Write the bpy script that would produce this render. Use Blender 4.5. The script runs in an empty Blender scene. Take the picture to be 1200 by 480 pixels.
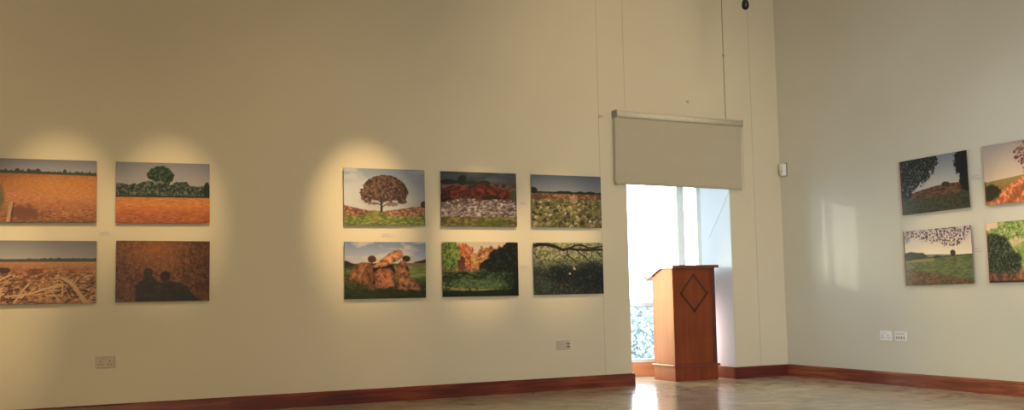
import bpy, bmesh, math, random
import numpy as np
from mathutils import Vector, Matrix

random.seed(7)
SC = bpy.context.scene
COL = SC.collection
SC.view_settings.view_transform = 'Standard'
SC.view_settings.look = 'None'
SC.view_settings.exposure = 0.0

# ------------------------------------------------------------------ helpers
def lin(c):
    return tuple((x / 12.92 if x <= 0.04045 else ((x + 0.055) / 1.055) ** 2.4) for x in c)

def rgb(r, g, b):
    return lin((r / 255, g / 255, b / 255))

def new_mat(name):
    m = bpy.data.materials.new(name)
    m.use_nodes = True
    nt = m.node_tree
    return m, nt, nt.nodes['Principled BSDF']

def noise(nt, scale, detail=4, vec=None, rough=0.55, dist=0.0):
    n = nt.nodes.new('ShaderNodeTexNoise')
    n.inputs['Scale'].default_value = scale
    n.inputs['Detail'].default_value = detail
    n.inputs['Roughness'].default_value = rough
    n.inputs['Distortion'].default_value = dist
    if vec:
        nt.links.new(vec, n.inputs['Vector'])
    return n

def coords(nt, scale=(1, 1, 1)):
    tc = nt.nodes.new('ShaderNodeTexCoord')
    mp = nt.nodes.new('ShaderNodeMapping')
    mp.inputs['Scale'].default_value = scale
    nt.links.new(tc.outputs['Object'], mp.inputs['Vector'])
    return mp.outputs['Vector']

def ramp(nt, fac, stops):
    r = nt.nodes.new('ShaderNodeValToRGB')
    e = r.color_ramp.elements
    while len(e) < len(stops):
        e.new(0.5)
    for el, (p, c) in zip(e, stops):
        el.position = p
        el.color = (*c, 1)
    nt.links.new(fac, r.inputs['Fac'])
    return r.outputs['Color']

def bump(nt, b, fac, strength=0.1, dist=0.01):
    n = nt.nodes.new('ShaderNodeBump')
    n.inputs['Strength'].default_value = strength
    n.inputs['Distance'].default_value = dist
    nt.links.new(fac, n.inputs['Height'])
    nt.links.new(n.outputs['Normal'], b.inputs['Normal'])

def plain(name, c, rough=0.5, metal=0.0, var=0.04, scale=20, spec=0.5):
    m, nt, b = new_mat(name)
    n = noise(nt, scale, 3, coords(nt))
    lo = tuple(max(0, x * (1 - var)) for x in c)
    hi = tuple(min(1, x * (1 + var)) for x in c)
    nt.links.new(ramp(nt, n.outputs['Fac'], [(0.3, lo), (0.7, hi)]), b.inputs['Base Color'])
    b.inputs['Roughness'].default_value = rough
    b.inputs['Metallic'].default_value = metal
    b.inputs['Specular IOR Level'].default_value = spec
    return m

def wall_mat(name, c):
    m, nt, b = new_mat(name)
    v = coords(nt)
    n = noise(nt, 0.7, 3, v)
    lo = tuple(x * 0.965 for x in c)
    hi = tuple(min(1, x * 1.03) for x in c)
    nt.links.new(ramp(nt, n.outputs['Fac'], [(0.3, lo), (0.7, hi)]), b.inputs['Base Color'])
    b.inputs['Roughness'].default_value = 0.75
    b.inputs['Specular IOR Level'].default_value = 0.25
    n2 = noise(nt, 140, 2, v)
    bump(nt, b, n2.outputs['Fac'], 0.06, 0.002)
    return m

def wood_mat(name, dark, mid, light, axis='x', rough=0.3, gscale=1.0, blotch=1.6):
    m, nt, b = new_mat(name)
    s = {'x': (0.7, 14, 14), 'z': (14, 14, 0.8), 'y': (14, 0.7, 14)}[axis]
    v = coords(nt, tuple(q * gscale for q in s))
    g = noise(nt, 2.4, 6, v, 0.6, 0.6)
    w = noise(nt, blotch, 3, coords(nt, (1, 1, 2)), 0.5)
    mx = nt.nodes.new('ShaderNodeMath'); mx.operation = 'MULTIPLY_ADD'
    nt.links.new(g.outputs['Fac'], mx.inputs[0]); mx.inputs[1].default_value = 0.55
    m2 = nt.nodes.new('ShaderNodeMath'); m2.operation = 'MULTIPLY'
    nt.links.new(w.outputs['Fac'], m2.inputs[0]); m2.inputs[1].default_value = 0.5
    nt.links.new(m2.outputs[0], mx.inputs[2])
    nt.links.new(ramp(nt, mx.outputs[0], [(0.34, dark), (0.52, mid), (0.70, light)]), b.inputs['Base Color'])
    b.inputs['Roughness'].default_value = rough
    b.inputs['Coat Weight'].default_value = 0.25
    b.inputs['Coat Roughness'].default_value = 0.2
    return m

def link(name, bm, mat, parent=None, smooth=False, kind=None):
    me = bpy.data.meshes.new(name)
    bm.normal_update()
    bm.to_mesh(me)
    bm.free()
    for m in (mat if isinstance(mat, (list, tuple)) else [mat]):
        me.materials.append(m)
    if smooth:
        for p in me.polygons:
            p.use_smooth = True
    o = bpy.data.objects.new(name, me)
    COL.objects.link(o)
    if parent:
        o.parent = parent
    if kind:
        o['kind'] = kind
    return o

def box(bm, x0, x1, y0, y1, z0, z1, bevel=0.0, seg=2):
    r = bmesh.ops.create_cube(bm, size=1)
    vs = r['verts']
    for v in vs:
        v.co = Vector(((x0 + x1) / 2 + v.co.x * (x1 - x0), (y0 + y1) / 2 + v.co.y * (y1 - y0), (z0 + z1) / 2 + v.co.z * (z1 - z0)))
    if bevel:
        es = list({e for v in vs for e in v.link_edges})
        bmesh.ops.bevel(bm, geom=es, offset=bevel, segments=seg, affect='EDGES', profile=0.6)
    return bm

def prism(bm, pts, axis, a, b):
    """extrude a 2-D outline along an axis; pts are the other two coordinates in order"""
    def P(p, t):
        return Vector({'x': (t, p[0], p[1]), 'y': (p[0], t, p[1]), 'z': (p[0], p[1], t)}[axis])
    A = [bm.verts.new(P(p, a)) for p in pts]
    B = [bm.verts.new(P(p, b)) for p in pts]
    n = len(pts)
    bm.faces.new(A[::-1]); bm.faces.new(B)
    for i in range(n):
        bm.faces.new((A[i], A[(i + 1) % n], B[(i + 1) % n], B[i]))
    bmesh.ops.recalc_face_normals(bm, faces=bm.faces)
    return bm

def cyl(bm, p0, p1, r0, r1=None, seg=24):
    p0, p1 = Vector(p0), Vector(p1)
    d = p1 - p0
    r = bmesh.ops.create_cone(bm, cap_ends=True, segments=seg, radius1=r0, radius2=r0 if r1 is None else r1, depth=d.length)
    q = Vector((0, 0, 1)).rotation_difference(d.normalized()).to_matrix().to_4x4()
    bmesh.ops.transform(bm, matrix=Matrix.Translation((p0 + p1) / 2) @ q, verts=r['verts'])
    return bm

def tube(bm, pts, r, seg=8):
    for a, b in zip(pts, pts[1:]):
        cyl(bm, a, b, r, seg=seg)
    return bm

def thing(name, label, cat, loc=(0, 0, 0), group=None):
    o = bpy.data.objects.new(name, None)
    o.empty_display_size = 0.1
    COL.objects.link(o)
    o.location = loc
    return tag(o, label, cat, group)

def tag(o, label, cat, group=None):
    o['label'] = label
    o['category'] = cat
    if group:
        o['group'] = group
    return o

B = bmesh.new

# ------------------------------------------------------------------ materials
M_wall = wall_mat('cream_paint', (0.66, 0.585, 0.43))
M_wall_r = wall_mat('cream_paint_east', (0.63, 0.60, 0.50))
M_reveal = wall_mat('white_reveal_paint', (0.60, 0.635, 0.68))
M_ceil = wall_mat('ceiling_paint', (0.6, 0.55, 0.45))
M_joint = plain('joint_beige', (0.50, 0.43, 0.30), 0.9)  # dark beige for the panel joints, hooks and blind edge strip
M_dark_line = plain('cable_sheath', (0.36, 0.30, 0.21), 0.8)
M_skirt = wood_mat('mahogany_skirting', rgb(52, 12, 8), rgb(96, 26, 15), rgb(150, 72, 28), 'x', 0.38, 1.0, 1.1)
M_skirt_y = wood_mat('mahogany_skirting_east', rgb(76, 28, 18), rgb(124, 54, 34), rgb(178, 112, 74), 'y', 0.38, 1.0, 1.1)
M_oak = wood_mat('cherry_veneer', rgb(108, 46, 20), rgb(124, 58, 27), rgb(138, 68, 34), 'z', 0.55, 0.6)
M_oak.node_tree.nodes['Principled BSDF'].inputs['Coat Weight'].default_value = 0.0
M_oak.node_tree.nodes['Principled BSDF'].inputs['Specular IOR Level'].default_value = 0.3
M_oak_dark = wood_mat('dark_cherry_edge', rgb(92, 40, 26), rgb(112, 50, 32), rgb(134, 66, 40), 'x', 0.3)
M_oak_post = wood_mat('dark_cherry_post', rgb(66, 24, 13), rgb(84, 32, 18), rgb(104, 44, 24), 'z', 0.3)
M_inlay = wood_mat('diamond_moulding', rgb(56, 22, 14), rgb(70, 29, 17), rgb(86, 38, 22), 'x', 0.4)
M_white = plain('white_plastic', (0.80, 0.80, 0.78), 0.35, var=0.02)
M_white_warm = plain('white_plastic_warm_lit', (0.52, 0.43, 0.33), 0.45, var=0.02)  # white plastic with the beige of the warm lighting put into its colour
M_pin = plain('dark_slot', (0.05, 0.04, 0.04), 0.6)
M_red = plain('red_switch_mark', (0.5, 0.05, 0.04), 0.5)
M_card = plain('caption_card', (0.62, 0.57, 0.49), 0.7, var=0.02)
M_ink = plain('caption_ink', (0.44, 0.38, 0.32), 0.8)
M_black = plain('black_metal', (0.012, 0.016, 0.016), 0.35, 0.3)
M_grey = plain('grey_metal', (0.30, 0.27, 0.25), 0.4, 0.6)
M_frame = plain('pale_window_frame', (0.60, 0.65, 0.62), 0.4, var=0.03)
M_gasket = plain('dark_gasket', (0.16, 0.20, 0.20), 0.6)
M_blind = plain('blind_fabric', (0.465, 0.41, 0.30), 0.85, var=0.03, scale=60)
M_blind_edge = plain('blind_hem', (0.42, 0.37, 0.28), 0.8)
M_tube = plain('blind_roller', (0.70, 0.64, 0.49), 0.5)
M_side = plain('panel_edge', (0.20, 0.14, 0.10), 0.6)

# floor: polished stone screed
M_floor, nt, b = new_mat('polished_stone_floor')
v = coords(nt, (1.0, 0.9, 1))
n1 = noise(nt, 0.8, 5, v, 0.55, 0.8)
n2 = noise(nt, 5.0, 3, coords(nt), 0.5, 0.4)
mx = nt.nodes.new('ShaderNodeMath'); mx.operation = 'MULTIPLY_ADD'
nt.links.new(n1.outputs['Fac'], mx.inputs[0]); mx.inputs[1].default_value = 0.7
m2 = nt.nodes.new('ShaderNodeMath'); m2.operation = 'MULTIPLY'
nt.links.new(n2.outputs['Fac'], m2.inputs[0]); m2.inputs[1].default_value = 0.3
nt.links.new(m2.outputs[0], mx.inputs[2])
nt.links.new(ramp(nt, mx.outputs[0], [(0.36, (0.38, 0.305, 0.205)), (0.50, (0.47, 0.395, 0.285)), (0.66, (0.58, 0.51, 0.39))]), b.inputs['Base Color'])
rr = nt.nodes.new('ShaderNodeMapRange')
nt.links.new(n2.outputs['Fac'], rr.inputs['Value'])
rr.inputs['To Min'].default_value = 0.12; rr.inputs['To Max'].default_value = 0.26
nt.links.new(rr.outputs['Result'], b.inputs['Roughness'])
b.inputs['IOR'].default_value = 1.5
bump(nt, b, n1.outputs['Fac'], 0.05, 0.01)

# glass
M_glass, nt, b = new_mat('window_glass')
nt.nodes.remove(b)
out = nt.nodes['Material Output']
tr = nt.nodes.new('ShaderNodeBsdfTransparent'); tr.inputs['Color'].default_value = (0.93, 0.97, 0.97, 1)
gl = nt.nodes.new('ShaderNodeBsdfGlossy'); gl.inputs['Roughness'].default_value = 0.02
fr = nt.nodes.new('ShaderNodeFresnel'); fr.inputs['IOR'].default_value = 1.2
ms = nt.nodes.new('ShaderNodeMixShader')
nt.links.new(fr.outputs[0], ms.inputs[0]); nt.links.new(tr.outputs[0], ms.inputs[1]); nt.links.new(gl.outputs[0], ms.inputs[2])
nt.links.new(ms.outputs[0], out.inputs['Surface'])

# ------------------------------------------------------------------ the room
XW, YS, ZC = -17.0, -15.0, 4.75      # west end, south end, ceiling height
OX0, OX1, HEAD = -1.968, -0.688, 2.5   # window bay opening
bm = B()
box(bm, XW, OX0, 0, 0.25, 0, ZC)
box(bm, OX1, 0.25, 0, 0.25, 0, ZC)
box(bm, OX0, OX1, 0, 0.25, HEAD, ZC)
link('wall_north', bm, M_wall, kind='structure')
link('wall_east', box(B(), 0, 0.25, YS, 0, 0, ZC), M_wall_r, kind='structure')
link('wall_south', box(B(), XW, 0.25, YS - 0.25, YS, 0, ZC), M_wall, kind='structure')
link('wall_west', box(B(), XW - 0.25, XW, YS - 0.25, 0.25, 0, ZC), M_wall, kind='structure')
link('ceiling', box(B(), XW - 0.25, 0.25, YS - 0.25, 0.25, ZC, ZC + 0.2), M_ceil, kind='structure')
bm = B()
box(bm, XW - 0.25, 0.25, YS - 0.25, 0.0, -0.2, 0)
prism(bm, [(OX0 - 0.02, 0), (OX1 + 0.02, 0), (OX1 + 0.02, 0.62), (OX0 - 0.02, 1.46)], 'z', -0.2, 0)
link('floor', bm, M_floor, kind='structure')
# bay: reveals and soffit
bm = B(); box(bm, OX1, OX1 + 0.18, 0.25, 0.66, 0, HEAD + 0.15)
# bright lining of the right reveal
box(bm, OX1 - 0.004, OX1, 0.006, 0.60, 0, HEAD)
link('wall_bay_east', bm, M_reveal, kind='structure')
link('wall_bay_west', box(B(), OX0 - 0.25, OX0, 0.25, 0.655, 0, HEAD + 0.15), M_reveal, kind='structure')
link('ceiling_bay', prism(B(), [(OX0 - 0.1, 0.25), (OX1 + 0.1, 0.25), (OX1 + 0.1, 0.66), (OX0 - 0.1, 1.55)], 'z', HEAD, HEAD + 0.15), M_reveal, kind='structure')

# skirting boards
def skirt_profile(out=0.022, h=0.122):
    return [(0, 0), (-out, 0), (-out, h - 0.012), (-out + 0.008, h), (0, h)]
bm = B()
prism(bm, skirt_profile(), 'x', XW, OX0 + 0.022)
link('baseboard_north', bm, M_skirt, kind='structure')
bm = B()
prism(bm, skirt_profile(), 'x', OX1 - 0.022, 0)
link('baseboard_north_east', bm, M_skirt, kind='structure')
bm = B()
prism(bm, [(-0.022, 0), (-0.022, 0.11), (-0.014, 0.122), (0, 0.122), (0, 0)], 'y', YS, 0)
link('baseboard_east', bm, M_skirt_y, kind='structure')
link('baseboard_bay_east', box(B(), OX1 - 0.026, OX1 - 0.004, 0.0, 0.58, 0, 0.122, 0.004), M_oak, kind='structure')
link('baseboard_bay_west', box(B(), OX0, OX0 + 0.022, 0.0, 0.66, 0, 0.122, 0.004), M_skirt_y, kind='structure')

# panel joints in the plasterboard
for i, (x, z0, z1) in enumerate(((-2.275, 0.122, ZC), (-1.962, 2.80, ZC), (-0.362, 0.122, ZC))):
    link('trim_%d' % (i + 1), box(B(), x - 0.0025, x + 0.0025, -0.0015, 0.001, z0, z1), M_joint, kind='structure')

# ------------------------------------------------------------------ slanted window of the bay
W0 = Vector((-0.672, 0.554, 0)); W1 = Vector((-1.99, 1.4254, 0))
wd = (W1 - W0); WL = wd.length; wd.normalize()
ang = math.atan2(wd.y, wd.x)
def along(px_x):          # distance along the window line for a given x
    return (px_x - W0.x) / wd.x
def window(name, loc, rot, L, mulls, h0, h1, transom, fw=0.045, mw=0.036):
    root = bpy.data.objects.new(name, None); COL.objects.link(root)
    root.location = loc; root.rotation_euler = (0, 0, rot); root['kind'] = 'structure'
    bm = B()
    box(bm, 0, L, -0.03, 0.03, h0, h0 + 0.04, 0.004)
    box(bm, 0, L, -0.03, 0.03, h1 - 0.05, h1, 0.004)
    for a in (0.0, L - fw):
        box(bm, a, a + fw, -0.03, 0.03, h0, h1, 0.004)
    link('window_frame', bm, M_frame, root, kind='structure')
    for a in mulls:
        link('mullion', box(B(), a - mw, a + mw, -0.04, 0.04, h0 + 0.04, h1 - 0.05, 0.004), M_frame, root, kind='structure')
        link('gasket', box(B(), a - mw - 0.004, a - mw + 0.002, -0.046, 0.046, h0 + 0.04, h1 - 0.05), M_gasket, root, kind='structure')
    if transom:
        link('transom', box(B(), 0.045, L - 0.045, -0.028, 0.028, transom, transom + 0.045, 0.004), M_frame, root, kind='structure')
        link('gasket', box(B(), 0.045, L - 0.045, 0.028, 0.031, transom - 0.006, transom), M_gasket, root, kind='structure')
    link('pane', box(B(), 0.02, L - 0.02, -0.004, 0.004, h0 + 0.02, h1 - 0.02), M_glass, root, kind='structure')
    return root
window('window_1', W0, ang, WL, [along(-0.862)], 0.152, HEAD, 0.766)
M_oak_lit = wood_mat('lit_wood_upstand', rgb(176, 100, 58), rgb(200, 122, 74), rgb(218, 142, 92), 'x', 0.5)  # brightness of lit wood put into the colour; the board faces away from the light
link('baseboard_bay_window', (lambda bm: (box(bm, 0.02, WL, -0.035, 0.035, 0, 0.152, 0.003), bm)[1])(B()), M_oak_lit, kind='structure')
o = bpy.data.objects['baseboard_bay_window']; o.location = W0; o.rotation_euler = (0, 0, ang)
# side window of the bay (glazed return)
window('window_2', (-1.99, 0.655, 0), math.pi / 2, 0.77, [0.435], 0.152, HEAD, None, 0.018, 0.013)
link('baseboard_bay_side', box(B(), -2.02, -1.96, 0.68, 1.43, 0, 0.152, 0.003), M_oak, kind='structure')

# ------------------------------------------------------------------ outside
M_ground, nt, b = new_mat('pale_gravel')
n = noise(nt, 5, 6, coords(nt))
nt.links.new(ramp(nt, n.outputs['Fac'], [(0.35, (0.16, 0.19, 0.18)), (0.65, (0.24, 0.27, 0.27))]), b.inputs['Base Color'])
b.inputs['Roughness'].default_value = 0.9
bm = B(); box(bm, -30, 40, 1.6, 60, -0.35, -0.25)
link('ground', bm, M_ground, kind='structure')
M_leaf, nt, b = new_mat('pale_foliage')
n = noise(nt, 3, 6, coords(nt))
nt.links.new(ramp(nt, n.outputs['Fac'], [(0.35, (0.32, 0.38, 0.385)), (0.65, (0.50, 0.53, 0.54))]), b.inputs['Base Color'])
b.inputs['Roughness'].default_value = 0.9
def bush(name, cx, cy, rx, rz, seed, label):
    rnd = random.Random(seed)
    bm = B()
    for i in range(5200):
        a = rnd.uniform(0, 2 * math.pi); t = rnd.random() ** 0.5
        z = rnd.uniform(0.05, 1)
        rad = rx * t * math.sqrt(max(0.05, 1 - (z - 0.25) ** 2 * 1.2))
        c = Vector((cx + math.cos(a) * rad, cy + math.sin(a) * rad * 0.6, -0.25 + z * rz))
        s = rnd.uniform(0.03, 0.07)
        d1 = Vector((rnd.gauss(0, 1), rnd.gauss(0, 1), rnd.gauss(0, 1))).normalized() * s
        d2 = d1.cross(Vector((rnd.gauss(0, 1), rnd.gauss(0, 1), rnd.gauss(0, 1)))).normalized() * s * 0.7
        bm.faces.new([bm.verts.new(c + q) for q in (d1, d2, -d1, -d2)])
    for k in range(5):
        a = rnd.uniform(0, 6.28)
        cyl(bm, (cx, cy, -0.26), (cx + math.cos(a) * rx * 0.5, cy + math.sin(a) * rx * 0.3, -0.25 + rz * 0.7), 0.02, 0.008, 6)
    return tag(link(name, bm, M_leaf), label, 'bush')
bush('garden_bush', 2.5, 7.0, 1.9, 1.02, 3, 'pale sunlit bush seen through the lower window pane, left of the lectern')

# ------------------------------------------------------------------ roller blind over the opening
tilt = math.atan2(-0.0225, 1.595)
rb = thing('roller_blind', 'cream roller blind half drawn down over the bright window opening', 'blind', (-2.1235, -0.06, 2.722))
rb.rotation_euler = (0, -tilt, 0)
BL = 1.593
link('roller_tube', cyl(B(), (0.012, 0, 0), (BL - 0.012, 0, 0), 0.031, seg=32), M_tube, rb, True)
for x0, x1 in ((0, 0.012), (BL - 0.012, BL)):
    bm = B(); box(bm, x0, x1, -0.036, 0.06, -0.036, 0.036, 0.003)
    link('bracket', bm, M_grey if x0 == 0 else M_tube, rb)
bm = B()
N = 40
prev = None
for i in range(N + 1):
    z = -0.02 - i / N * 0.675
    y = 0.012 + 0.002 * math.sin(i * 0.5)
    row = [bm.verts.new((x, y, z)) for x in (0.012, BL * 0.5, BL - 0.02)] + [bm.verts.new((x, y + 0.003, z)) for x in (BL - 0.02, BL * 0.5, 0.012)]
    if prev:
        for j in range(6):
            k = (j + 1) % 6
            bm.faces.new((prev[j], prev[k], row[k], row[j]))
    prev = row
bmesh.ops.recalc_face_normals(bm, faces=bm.faces)
link('fabric', bm, M_blind, rb)
link('hem_bar', box(B(), 0.010, BL - 0.018, 0.004, 0.022, -0.712, -0.690, 0.005), M_blind_edge, rb)
link('edge_shadow_strip', box(B(), 0.002, 0.008, 0.016, 0.024, -0.69, -0.03), M_joint, rb)  # dark strip in place of the shadow line along the blind's left edge
bm = B()
for k in range(46):
    z = -0.04 - k * 0.0145
    bmesh.ops.create_icosphere(bm, subdivisions=1, radius=0.0035, matrix=Matrix.Translation((BL - 0.008, -0.01, z)))
cyl(bm, (BL - 0.008, -0.01, -0.02), (BL - 0.008, -0.01, -0.70), 0.0012, seg=6)
link('bead_chain', bm, M_blind, rb)

# cable up the wall from the blind
bm = B()
tube(bm, [(-0.708, -0.006, 2.755), (-0.7075, -0.006, 3.45), (-0.706, -0.006, 4.1), (-0.706, -0.006, ZC)], 0.0045)
box(bm, -0.718, -0.696, -0.014, 0, 3.43, 3.452, 0.002)
tag(link('wall_cable', bm, M_dark_line), 'thin beige cable running up the wall above the roller blind', 'cable')
# cord hanging on the reveal
bm = B()
P = [Vector((OX1 - 0.010, -0.01 + 0.41 * t, 1.99 - 0.50 * t - 0.02 * math.sin(math.pi * t))) for t in [i / 14 for i in range(15)]]
tube(bm, P, 0.0018, 6)
tag(link('blind_cord', bm, plain('grey_cord', (0.42, 0.45, 0.48), 0.8)), 'thin grey cord slanting across the white window reveal', 'cord')

# hooks left in the wall
def hook(x, z, label, flip=1):
    t = thing('wall_hook', label, 'hook', (x, 0, z))
    link('plate', box(B(), -0.012, 0.012, -0.004, 0, -0.012, 0.014, 0.003), M_joint, t)
    pts = [Vector((flip * 0.03 * math.sin(a), -0.012 - 0.004 * a, 0.018 * math.cos(a))) for a in [i * 0.3 for i in range(8)]]
    link('bent_wire', tube(B(), [Vector((0, -0.002, 0.018))] + pts, 0.003, 6), M_joint, t)
hook(-2.262, 2.69, 'small bent wire hook on the wall just left of the roller blind')
hook(-1.185, 2.905, 'small bent wire hook on the wall above the middle of the blind', -1)

# ------------------------------------------------------------------ lectern
lec = thing('lectern', 'cherry wood lectern with diamond moulding standing in the bright window opening', 'lectern', (-1.384, 0.10, 0))
LW, LD = 0.53, 0.385
bm = B()
prism(bm, [(0.0, 0.15), (LD, 0.15), (LD, 1.075), (0.20, 1.168), (0.0, 1.168)], 'x', 0.0, LW - 0.045)
link('body', bm, M_oak, lec)
link('corner_post', prism(B(), [(-0.004, 0.15), (LD, 0.15), (LD, 1.075), (0.20, 1.168), (-0.004, 1.168)], 'x', LW - 0.045, LW), M_oak_post, lec)
link('plinth', box(B(), -0.003, LW + 0.003, -0.004, LD + 0.004, 0.0, 0.145, 0.003), M_oak, lec)
bm = B(); box(bm, -0.022, LW + 0.022, -0.024, LD + 0.02, 0.143, 0.168, 0.005)
link('base_moulding', bm, M_oak_dark, lec)
bm = B()
prism(bm, [(-0.045, 1.166), (0.20, 1.166), (LD + 0.10, 1.040), (LD + 0.105, 1.068), (0.205, 1.197), (-0.045, 1.197)], 'x', -0.022, LW + 0.028)
bmesh.ops.bevel(bm, geom=bm.edges[:], offset=0.003, segments=2, affect='EDGES')
link('desk_top', bm, M_oak_dark, lec)
bm = B(); box(bm, -0.03, LW + 0.036, LD + 0.085, LD + 0.105, 1.066, 1.085, 0.003)
link('book_stop', bm, M_oak_dark, lec)
# diamond moulding
dc = Vector((0.262, -0.006, 0.905)); hw, hh, t = 0.165, 0.186, 0.016
for (a, c) in (((-hw, 0), (0, hh)), ((0, hh), (hw, 0)), ((hw, 0), (0, -hh)), ((0, -hh), (-hw, 0))):
    a = Vector((a[0], 0, a[1])); c = Vector((c[0], 0, c[1]))
    d = (c - a).normalized(); nn = Vector((-d.z, 0, d.x)) * t * 0.5
    bm = B()
    q = [a - d * t * .5 + nn, c + d * t * .5 + nn, c + d * t * .5 - nn, a - d * t * .5 - nn]
    f = [bm.verts.new(dc + Vector((p.x, -0.006, p.z))) for p in q]
    g = [bm.verts.new(dc + Vector((p.x, 0.008, p.z))) for p in q]
    bm.faces.new(f); bm.faces.new(g[::-1])
    for i in range(4):
        bm.faces.new((f[i], g[i], g[(i + 1) % 4], f[(i + 1) % 4]))
    bmesh.ops.recalc_face_normals(bm, faces=bm.faces)
    link('diamond_moulding', bm, M_inlay, lec)
link('diamond_panel', prism(B(), [(dc.x - hw + .01, dc.z), (dc.x, dc.z + hh - .01), (dc.x + hw - .01, dc.z), (dc.x, dc.z - hh + .01)], 'y', -0.003, 0.002), M_oak, lec)

# ------------------------------------------------------------------ sockets and sensor
def face_thing(name, label, cat, wall, u, z, group=None):
    """origin on the wall, local x to the viewer's right, local -y out of the wall"""
    loc = (u, 0, z) if wall == 'N' else (0, u, z)
    t = thing(name, label, cat, loc, group)
    if wall == 'E':
        t.rotation_euler = (0, 0, -math.pi / 2)
    return t

def pin(bm, x, z, w, h):
    box(bm, x - w / 2, x + w / 2, -0.0125, -0.011, z - h / 2, z + h / 2)

def double_socket(label, wall, u, z, mat, w=0.146, h=0.092):
    t = face_thing('double_socket', label, 'socket', wall, u, z)
    link('face_plate', box(B(), -w / 2, w / 2, -0.012, 0, -h / 2, h / 2, 0.004), mat, t)
    for s in (-1, 1):
        bm = B()
        cx = s * 0.036
        pin(bm, cx, 0.004, 0.006, 0.013)
        pin(bm, cx - 0.012, -0.020, 0.012, 0.006)
        pin(bm, cx + 0.012, -0.020, 0.012, 0.006)
        link('pin_holes', bm, M_pin, t)
        sw = link('rocker_switch', box(B(), s * 0.012 - 0.007, s * 0.012 + 0.007, -0.017, -0.011, 0.014, 0.036, 0.002), mat, t)
        link('switch_mark', box(B(), s * 0.012 - 0.004, s * 0.012 + 0.004, -0.0178, -0.0168, 0.030, 0.034), M_red, sw)
    for s in (-1, 1):
        link('screw', cyl(B(), (s * 0.060, -0.0125, 0), (s * 0.060, -0.011, 0), 0.003, seg=12), M_grey, t)
    return t
double_socket('white double power socket low on the wall at left, below the shadow picture', 'N', -6.899, 0.458, M_white_warm)
double_socket('white double power socket on right wall, nearer the corner', 'E', -1.440, 0.463, M_white)

t = face_thing('data_outlet', 'white outlet plate with side slots low on the wall, left of the lectern', 'outlet', 'N', -2.740, 0.430)
link('face_plate', box(B(), -0.073, 0.073, -0.012, 0, -0.044, 0.044, 0.004), M_white_warm, t)
for k in range(2):
    link('port', box(B(), 0.032, 0.064, -0.014, -0.0115, 0.006 - k * 0.026, 0.016 - k * 0.026), M_pin, t)
link('cover_flap', box(B(), -0.058, 0.022, -0.015, -0.011, -0.030, 0.030, 0.002), M_white_warm, t)

t = face_thing('data_outlet', 'white data outlet plate on right wall, beside the double socket', 'outlet', 'E', -1.630, 0.461)
link('face_plate', box(B(), -0.070, 0.070, -0.012, 0, -0.045, 0.045, 0.004), M_white, t)
for k in range(4):
    x = -0.045 + k * 0.030
    p = link('port', box(B(), x - 0.011, x + 0.011, -0.0145, -0.011, -0.026, 0.004, 0.0015), M_card, t)
    link('port_opening', box(B(), x - 0.006, x + 0.006, -0.0155, -0.014, -0.021, -0.006), M_grey, p)
link('label_strip', box(B(), -0.052, 0.052, -0.013, -0.0115, 0.018, 0.030), M_card, t)

t = face_thing('motion_sensor', 'white motion sensor high on right wall beside the room corner', 'sensor', 'E', -0.078, 2.218)
bm = B(); box(bm, -0.036, 0.036, -0.048, 0, -0.066, 0.066, 0.014, 3)
link('housing', bm, M_white, t, True)
bm = B(); box(bm, -0.026, 0.026, -0.054, -0.044, -0.052, -0.006, 0.008, 3)
link('lens', bm, M_tube, t, True)
link('mounting_plate', box(B(), -0.040, 0.044, -0.010, 0, -0.070, 0.070, 0.003), M_grey, t)

# ------------------------------------------------------------------ spotlight hanging into view
sp = thing('pendant_spotlight', 'small black pendant spotlight hanging down near the top edge, left of corner', 'spotlight', (-1.333, -1.2, ZC))
link('ceiling_plate', cyl(B(), (0, 0, -0.025), (0, 0, 0), 0.05), M_grey, sp)
link('stem', cyl(B(), (0, 0, 3.66 - ZC), (0, 0, -0.02), 0.020, seg=20), M_grey, sp)
bm = B()
prof = [(0.0, 3.575), (0.014, 3.577), (0.026, 3.587), (0.033, 3.60), (0.035, 3.615), (0.033, 3.64), (0.027, 3.66), (0.020, 3.672), (0.0, 3.675)]
rings = []
for r, z in prof:
    rings.append([bm.verts.new((r * math.cos(a), r * math.sin(a), z - ZC)) for a in [k * math.pi / 12 for k in range(24)]])
for A, C in zip(rings, rings[1:]):
    for k in range(24):
        bm.faces.new((A[k], A[(k + 1) % 24], C[(k + 1) % 24], C[k]))
bmesh.ops.remove_doubles(bm, verts=bm.verts, dist=1e-5)
bmesh.ops.recalc_face_normals(bm, faces=bm.faces)
link('lamp_head', bm, M_black, sp, True)

# ------------------------------------------------------------------ the photographs
def vnoise(X, Y, sx, sy, seed, oct=4, gain=0.55):
    """fractal noise: every octave is turned by its own angle so no grid shows"""
    rs = np.random.RandomState(seed)
    out = np.zeros_like(X); amp = 1.0; tot = 0
    for o in range(oct):
        g = rs.rand(64, 64)
        a = rs.uniform(0.25, 1.3) if 0.75 < sx / (1.5 * sy) < 1.35 else rs.uniform(-0.06, 0.06)
        k = 2 ** o
        x0, y0 = X * 1.5 * math.cos(a) - Y * math.sin(a), X * 1.5 * math.sin(a) + Y * math.cos(a)
        u = x0 * sx / 1.5 * k + rs.uniform(0, 64); v = y0 * sy * k + rs.uniform(0, 64)
        i = np.floor(u).astype(int); j = np.floor(v).astype(int)
        fu = u - i; fv = v - j
        fu = fu * fu * (3 - 2 * fu); fv = fv * fv * (3 - 2 * fv)
        i0, j0, i1, j1 = i % 64, j % 64, (i + 1) % 64, (j + 1) % 64
        out += amp * ((g[j0, i0] * (1 - fu) + g[j0, i1] * fu) * (1 - fv) + (g[j1, i0] * (1 - fu) + g[j1, i1] * fu) * fv)
        tot += amp; amp *= gain
    return out / tot

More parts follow.
